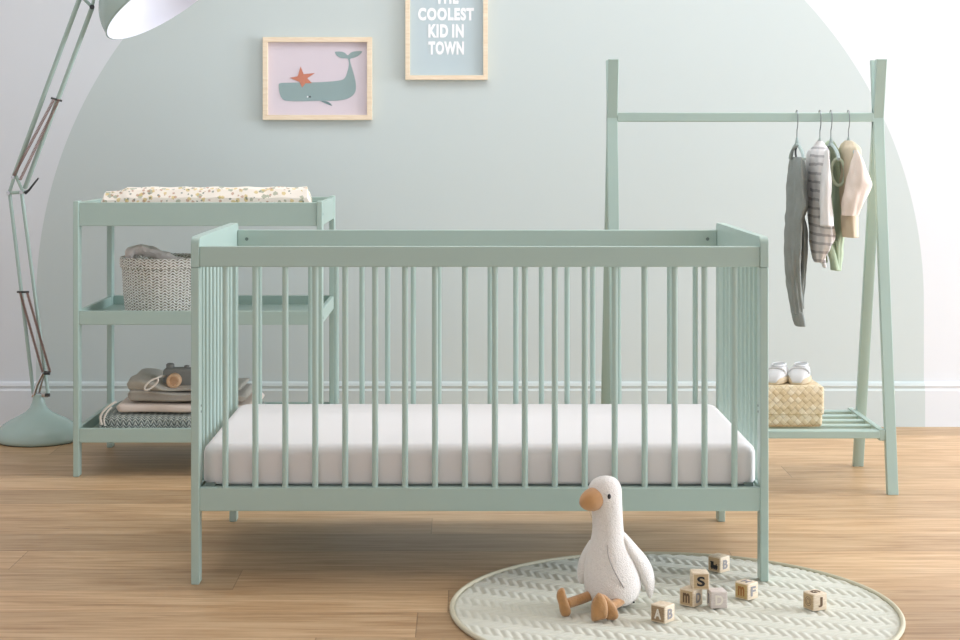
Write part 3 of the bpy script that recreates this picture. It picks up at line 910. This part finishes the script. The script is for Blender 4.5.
new('cuff', loft_px(bmesh.new(), [(797, 311, 5.4), (797.6, 314, 5.9), (799, 321, 5.8), (800, 325.5, 5.0)], HY-.01, [.042, .046, .046, .044], 32, .06, 4, .6, .1), 'slate', g, autos=False)
for a in (((797.5, 146), (793.5, 149), (791.8, 156), (792.5, 163)), ((797.5, 146), (801.5, 149), (803.8, 156), (802.5, 163))):
    new('strap', tube(bmesh.new(), smooth_path([at(x, y, HY-.05+.012*i) for i, (x, y) in enumerate(a)], 6), .0042, 8), 'slate', g)
new('strap', tube(bmesh.new(), smooth_path([at(796.5, 146, HY+.02), at(795.5, 153, HY-.01), at(797.5, 164, HY-.04)], 6), .0035, 8), 'dark', g)
# 2 striped bodysuit
g = thing('baby_bodysuit', 'white and grey striped baby bodysuit hanging second from the left', 'bodysuit', at(820, 268, HY))
new('body', loft_px(bmesh.new(), [(820, 140.5, 1.2), (820, 144.5, 4), (819, 150.5, 7.2), (817.8, 160, 8.2), (817.3, 175, 8.2), (818.5, 205, 9), (822, 232, 11.5), (821, 245, 9.5), (818.8, 257, 5.6), (819, 262, 4)], HY, [.02, .05, .10, .115, .11, .105, .10, .085, .06, .045], 64, .07, 4, 1.2, .0, zf=6, sub=7, cr=.006), 'stripe', g, autos=False)
new('sleeve', loft_px(bmesh.new(), [(826.5, 150, 1.5), (826.5, 158, 3.0), (826.3, 178, 4.6), (825.8, 203, 5.6), (826.3, 226, 6.4)], HY-.125, [.015, .022, .028, .030, .030], 36, .06, 3, .3, sub=7, cr=.006), 'offwhite', g, autos=False)
new('sleeve', loft_px(bmesh.new(), [(810, 150, 1.5), (809.3, 160, 3), (808.6, 180, 3.2), (808.8, 200, 3.0), (809.2, 211, 2.2)], HY+.03, [.02, .03, .04, .04, .03], 28, .06, 3, 1.3), 'offwhite', g, autos=False)
new('snap_flap', loft_px(bmesh.new(), [(823, 246, 3.0), (822.3, 254, 2.6), (823.3, 262, 2.2), (824.8, 267.5, 1.6)], HY-.03, .02, 24, .06, 3, 1.3), 'stripe', g, autos=False)
# 3 sage romper
g = thing('baby_romper', 'sage green baby romper with pale armhole binding, between striped bodysuit and cream sweater', 'romper', at(834, 271, HY))
new('body', loft_px(bmesh.new(), [(831, 140.5, 1.2), (831, 144.5, 4), (832, 154, 6), (835.5, 168, 6.5), (837.5, 183, 5.2), (837, 200, 3.8), (838, 228, 4.2), (836, 244, 6.2), (836, 257, 6), (836.3, 270, 4.6)], HY+.055, [.03, .05, .065, .07, .07, .065, .065, .06, .05, .045], 64, .07, 4, 2.2, .0, zf=6, sub=7, cr=.006), 'green', g, autos=False)
cc = at(838.2, 172, HY-.030)
new('armhole_binding', tube(bmesh.new(), [cc+Vector((.0205*math.cos(a)-.004*math.sin(a), -.006*math.cos(a), .043*math.sin(a)+.004*math.cos(a))) for a in [2*PI*k/32 for k in range(32)]], .0052, 8, closed=True), 'palegreen', g)
new('leg_binding', tube(bmesh.new(), smooth_path([at(826, 262, HY+.06), at(825, 251, HY+.04), at(828.5, 244, HY+.02), at(833, 242, HY+.01), at(838, 243, HY)], 6), .006, 8), 'green', g)
new('leg', loft_px(bmesh.new(), [(829, 242, 5), (829.5, 247, 5.5), (832, 254, 4), (834, 262, 3.5), (835, 270, 4)], HY+.015, [.02, .03, .03, .03, .03], 28, .06, 3, .4), 'green', g, autos=False)
# 4 cream sweater
g = thing('baby_sweater', 'cream baby sweater with oatmeal hem hanging rightmost on the rail', 'sweater', at(848, 238, HY))
new('body', loft_px(bmesh.new(), [(848.5, 140.5, 1.5), (848.6, 144.5, 4.8), (848.8, 151, 8), (847.5, 170, 7.2), (846.5, 190, 6.5), (849, 214, 7.2)], HY, [.04, .08, .11, .115, .11, .10], 48, .05, 4, .2, sub=7, cr=.008), 'tan', g, autos=False)
new('sleeve', loft_px(bmesh.new(), [(856, 150, 1.5), (857, 155, 3.2), (858, 168, 7.8), (859, 180, 11.2), (858.5, 187, 12.6), (853.5, 200, 11.4), (850.5, 212, 8.6), (850, 215.5, 7.8)], HY-.13, [.012, .02, .03, .035, .035, .035, .03, .028], 40, .03, 3, .9, sub=7, cr=.006), 'cream', g, autos=False)
new('hem', loft_px(bmesh.new(), [(849.5, 214, 7.2), (849.5, 217, 7.6), (849.7, 228, 7.5), (850.5, 237, 7.3)], HY-.06, [.05, .055, .055, .05], 36, .05, 4, .2), 'tan', g, autos=False)

# ------------------------------------------------------------------ rug
RC = Vector((.502, 4.020, 0)); RR = .526
def tri(u): return abs((u % 1.)-.5)
bm = bmesh.new(); NR, NS = 170, 460; rings = []
ca, sa = math.cos(math.radians(62)), math.sin(math.radians(62))
def rug_h(x, y):
    u = x*ca+y*sa; v = -x*sa+y*ca
    ph = (v+.75*.10*tri(u/.10))/.026
    r = abs(math.sin(PI*ph))**.6
    seam = min(1., min(tri(u/.10), .5-tri(u/.10))*.10/.005)
    return .003+.0046*r*(.5+.5*seam)
ctr = bm.verts.new((RC.x, RC.y, rug_h(0, 0)))
prev = None
for i in range(1, NR+1):
    r = RR*i/NR; ring = []
    for k in range(NS):
        a = 2*PI*k/NS; x, y = r*math.cos(a), r*math.sin(a)
        ring.append(bm.verts.new((RC.x+x, RC.y+y, rug_h(x, y) if i < NR-2 else .0035)))
    if prev is None:
        for k in range(NS): bm.faces.new((ctr, ring[k], ring[(k+1) % NS]))
    else:
        for k in range(NS): bm.faces.new((prev[k], ring[k], ring[(k+1) % NS], prev[(k+1) % NS]))
    prev = ring
low = [bm.verts.new((v.co.x, v.co.y, .0005)) for v in prev]
for k in range(NS): bm.faces.new((prev[k], low[k], low[(k+1) % NS], prev[(k+1) % NS]))
bm.faces.new(low[::-1])
rug = thing('rug', 'round pale sage quilted play mat under the toy goose and blocks', 'rug', RC)
new('quilted_top', bm, 'rug', rug, autos=False)
new('piping', tube(bmesh.new(), [RC+Vector((RR*math.cos(a), RR*math.sin(a), .0062)) for a in [2*PI*k/200 for k in range(200)]], .0058, 10, closed=True), 'piping', rug)
RZ = .0085

# ------------------------------------------------------------------ alphabet blocks
BS = .040
def block(cx, cy_bottom, wl, wr, zb, marks, label):
    """cx: px of nearest vertical edge, wl / wr px widths of the two visible faces."""
    Yc = (CH-zb)*F/(cy_bottom-PY)
    corner = Vector(((cx-PX)*Yc/F, Yc, zb))
    phi = math.atan2(wr, wl)
    view = math.atan2(corner.x, corner.y)
    a = -(view+phi)             # front normal = (sin a, -cos a)
    # nearest corner in local frame is (+BS/2, -BS/2)
    off = Vector((BS/2*math.cos(a)+BS/2*math.sin(a), BS/2*math.sin(a)-BS/2*math.cos(a), 0))
    t = thing('alphabet_block', label, 'toy block', corner-off, a, 'wooden alphabet blocks on the rug')
    new('cube', box(-BS/2, BS/2, -BS/2, BS/2, 0, BS, bev=.0025, seg=3), marks.get('wood', 'block'), t, local=True)
    h = BS/2
    for face in ('L', 'R', 'T'):
        if face not in marks: continue
        bg, ch, cm = marks[face]
        Rm = {'L': Matrix.Identity(4), 'R': Matrix.Rotation(PI/2, 4, 'Z'), 'T': Matrix.Rotation(-PI/2, 4, 'X')}[face]
        cen = Matrix.Translation((0, 0, BS/2))
        if bg:
            bm = box(-h*.84, h*.84, -h-.0003, -h+.0005, -h*.84, h*.84, bev=0)
            bm.transform(cen @ Rm); new('stained_face', bm, bg, t, local=True, smooth=False)
        if ch == 'train':
            out = [(-.55, -.5), (.55, -.5), (.6, -.15), (.45, -.1), (.45, .1), (.28, .1), (.28, -.08), (-.05, -.08), (-.05, .35), (-.6, .35), (-.6, .22), (-.5, .2)]
            bm = prism(bmesh.new(), [(x*h, z*h) for x, z in out], -h-.0007, -h)
            for wx in (-.32, .02, .34):
                r = [(wx*h+.13*h*math.cos(2*PI*k/12), -.55*h+.13*h*math.sin(2*PI*k/12)) for k in range(12)]
                prism(bm, r, -h-.0008, -h)
        elif ch == 'ring':
            bm = bmesh.new()
            for rr_ in (.30, .52):
                tube(bm, [Vector((rr_*h*math.cos(2*PI*k/24), -h-.0001, rr_*h*math.sin(2*PI*k/24))) for k in range(24)], .0007, 6, closed=True)
        else:
            w = .95*h if ch not in 'IJ' else .6*h
            bm = text_bm(ch, w, 1.15*h, bold=.03); bm.transform(Matrix.Translation((0, -h-.0002, 0)))
        bm.transform(cen @ Rm)
        new('letter' if len(ch) == 1 else 'pictogram', bm, cm, t, local=True, smooth=False)
    return t
M['lightink'] = simple('pale_paint', srgb(236, 228, 214), .7)
M['greyink'] = simple('grey_ink', srgb(150, 146, 146), .7)
M['brownink'] = simple('brown_ink', srgb(108, 84, 60), .7)
M['goldink'] = simple('golden_brown_ink', srgb(160, 108, 56), .7)
block(665, 624.3, 14, 9.5, RZ, {'L': ('bf_brown', 'A', 'lightink'), 'R': (None, 'B', 'greyink')}, 'wooden block with a pale A on a brown face, nearest the goose')
block(693.5, 607.8, 16, 10.5, RZ, {'L': ('bf_mid', 'm', 'brownink'), 'R': (None, 'D', 'greyink')}, 'honey-coloured block with a brown m, under the left of the S block')
block(711, 609, 4.2, 15.5, RZ, {'R': ('bf_grey', 'D', 'lightink'), 'L': (None, 'I', 'greyink'), 'wood': 'bf_grey'}, 'greyish block with a faint pale letter, under the right of the S block')
block(692.6, 590.0, 2.8, 16.8, RZ+BS+.0003, {'R': ('bf_mid', 'S', 'ink')}, 'wooden block with a black S stacked on top of two other blocks')
block(720.3, 573.5, 12.2, 9.5, RZ, {'L': ('bf_mid', 'train', 'ink'), 'R': (None, 'B', 'greyink')}, 'wooden block showing a black train picture, farthest back of the blocks')
block(748, 601, 12.2, 9.3, RZ, {'L': ('bf_ochre', 'm', 'goldink'), 'R': (None, 'F', 'greyink'), 'T': (None, 'H', 'greyink')}, 'wooden block with an ochre m face and a grey F face beside the cot leg')
block(813.8, 611.8, 10.8, 13, RZ, {'L': ('bf_mid', 'ring', 'brownink'), 'R': (None, 'J', 'brownink'), 'T': (None, 'G', 'brownink')}, 'wooden block with ring and J faces lying alone at the right')

# ------------------------------------------------------------------ toy goose
GY = 4.02
goose = thing('toy_goose', 'white plush toy goose with tan beak and feet sitting on the rug', 'soft toy', at(611, 603, GY))
goose.location.z = RZ
rows = [(612, 603.2, 12), (612, 600.5, 20), (612, 594, 26), (612.5, 585, 28.5), (612, 573, 27.8), (610.5, 561, 25), (608.5, 549, 20.5), (608, 539, 17.2), (608, 530, 15.7), (607.6, 520, 15.3), (606.8, 510, 15.6), (605.6, 502, 16.4), (604.8, 494, 17), (604.8, 487, 16.2), (605.2, 481.5, 13.4), (605.8, 478, 9), (606, 476.2, 3.5)]
dep = [.035, .055, .068, .070, .064, .055, .046, .040, .037, .036, .037, .040, .041, .039, .032, .022, .008]
body = new('goose_body', loft_px(bmesh.new(), rows, GY, dep, 40, .006, 7, 0, 0, 5, 30), 'plush', goose, autos=False)
def along(p, d, prof, seg=24, sq=1.):
    d = Vector(d).normalized(); up = Vector((0, 0, 1)); s = d.cross(up).normalized(); u = s.cross(d)
    return ring_mesh(bmesh.new(), [[Vector(p)+d*t+r*(math.cos(2*PI*k/seg)*u+sq*math.sin(2*PI*k/seg)*s) for k in range(seg)] for t, r in prof])
new('beak', along(at(597.5, 497.5, GY-.016), (-.80, -.52, -.20), [(0, .023), (.004, .0268), (.012, .0272), (.022, .0262), (.032, .0225), (.041, .0168), (.048, .009), (.0505, .001)]), 'beak', goose, autos=False)
e = at(609.2, 496.6, GY-.040)
bm = bmesh.new(); sphere(bm, e, .0042, .003, .0062); new('eye', bm, 'black', goose)
e2 = at(590.5, 492, GY-.015)
new('wing', loft_px(bmesh.new(), [(623, 532.5, 2), (625.5, 538, 5), (631, 547, 7.5), (638, 557, 9.3), (643.5, 567, 9.6), (647, 577, 8.6), (649.5, 587, 6), (650, 594, 3.6), (650, 598, 1.2)], GY+.0, [.010, .018, .022, .024, .024, .020, .015, .010, .004], 28, .01, 5, 0, .5), 'plush', goose, autos=False)
new('wing', loft_px(bmesh.new(), [(592, 541, 3), (588.5, 552, 6), (585, 563, 7), (583, 573, 6), (581.6, 581, 3.4), (581.5, 583.5, 1.2)], GY+.03, [.012, .02, .022, .02, .012, .004], 24, .01, 5, 0, -.3), 'plush', goose, autos=False)
# seam of the pale belly panel
sp = [(607.5, 545, -.051), (608.5, 556, -.058), (612.5, 567, -.0635), (618, 578, -.0665), (624, 588, -.063), (629, 597, -.050)]
new('seam', tube(bmesh.new(), smooth_path([at(x, y, GY+d) for x, y, d in sp], 6), .0018, 6), 'seam', goose)
new('tail', along(at(629, 596, GY+.02), (.75, .45, .12), [(-.02, .022), (0, .02), (.015, .014), (.026, .006), (.029, .001)]), 'plush', goose, autos=False)
# legs and feet
def leg(p0, p1, r): return tube(bmesh.new(), smooth_path([p0, (Vector(p0)+Vector(p1))/2+Vector((0, 0, -.001)), p1], 4), r, 14)
lg = new('leg', leg(at(594, 594, 4.0), at(566, 604, 3.955), .0118), 'foot', goose, autos=False)
lg2 = new('leg', leg(at(626, 596.5, 3.985), at(608, 608, 3.925), .0118), 'foot', goose, autos=False)
bm = pillow(bmesh.new(), [(561, 587.5), (564, 588.5), (566, 595), (568.5, 603), (571, 611), (569, 616), (563, 616.5), (560, 612), (558.5, 604), (556.5, 597), (557.5, 591)], 3.945, .011)
new('foot', bm, 'foot', lg, autos=False)
bm = pillow(bmesh.new(), [(598, 592.5), (602, 594), (606, 600), (608, 609), (606.5, 618), (600, 620), (592.5, 621.5), (590.8, 613), (591.5, 603), (594.5, 597)], 3.90, .013)
pillow(bm, [(599, 593), (605, 595), (611, 600), (616, 607), (618.5, 614.5), (616.5, 619), (610, 620), (605.5, 618.5), (605, 611), (603, 604)], 3.912, .012)
new('foot', bm, 'foot', lg2, autos=False)
# care label at the back
o = new('care_label', tube(bmesh.new(), smooth_path([at(628, 598, GY+.02), at(632, 600.5, GY+.01), at(634, 602.5, GY)], 4), .0022, 6), 'dark', goose)

# ------------------------------------------------------------------ light
def area(name, loc, rot, sx, sy, power, col=(1, 1, 1)):
    l = bpy.data.lights.new(name, 'AREA'); l.shape = 'RECTANGLE'; l.size = sx; l.size_y = sy; l.energy = power; l.color = col
    o = bpy.data.objects.new(name, l); C.objects.link(o); o.location = loc; o.rotation_euler = rot
    return o
# daylight through the window on the right, an added overhead light with no visible source, and the open end of the room behind the camera
area('window_daylight', (XR+.01, (wy0+wy1)/2, (wz0+wz1)/2), (0, math.radians(90), 0), wz1-wz0-.1, wy1-wy0-.1, 375, (.89, .98, 1.11))
area('added_overhead_light', (.6, 5.35, ZC-.03), (0, 0, 0), 4.2, 1.2, 40, (.93, .98, 1.04))
w = bpy.data.worlds.new('world'); scene.world = w; w.use_nodes = True
w.node_tree.nodes['Background'].inputs[0].default_value = (.93, .975, 1.05, 1)
w.node_tree.nodes['Background'].inputs[1].default_value = .76

# ------------------------------------------------------------------ camera
cd = bpy.data.cameras.new('camera'); cam = bpy.data.objects.new('camera', cd); C.objects.link(cam)
cam.location = (0, 0, CH); cam.rotation_euler = (PI/2, 0, 0)
cd.sensor_width = 36; cd.lens = F/960*36; cd.shift_x = (480-PX)/960; cd.shift_y = (PY-320)/960
cd.clip_start = .05
scene.camera = cam
scene.view_settings.view_transform = 'Standard'; scene.view_settings.look = 'None'
scene.view_settings.gamma = 1; scene.view_settings.exposure = 0.12; scene.view_settings.use_curve_mapping = False
scene.cycles.use_denoising = True
scene.cycles.max_bounces = 8; scene.cycles.diffuse_bounces = 5
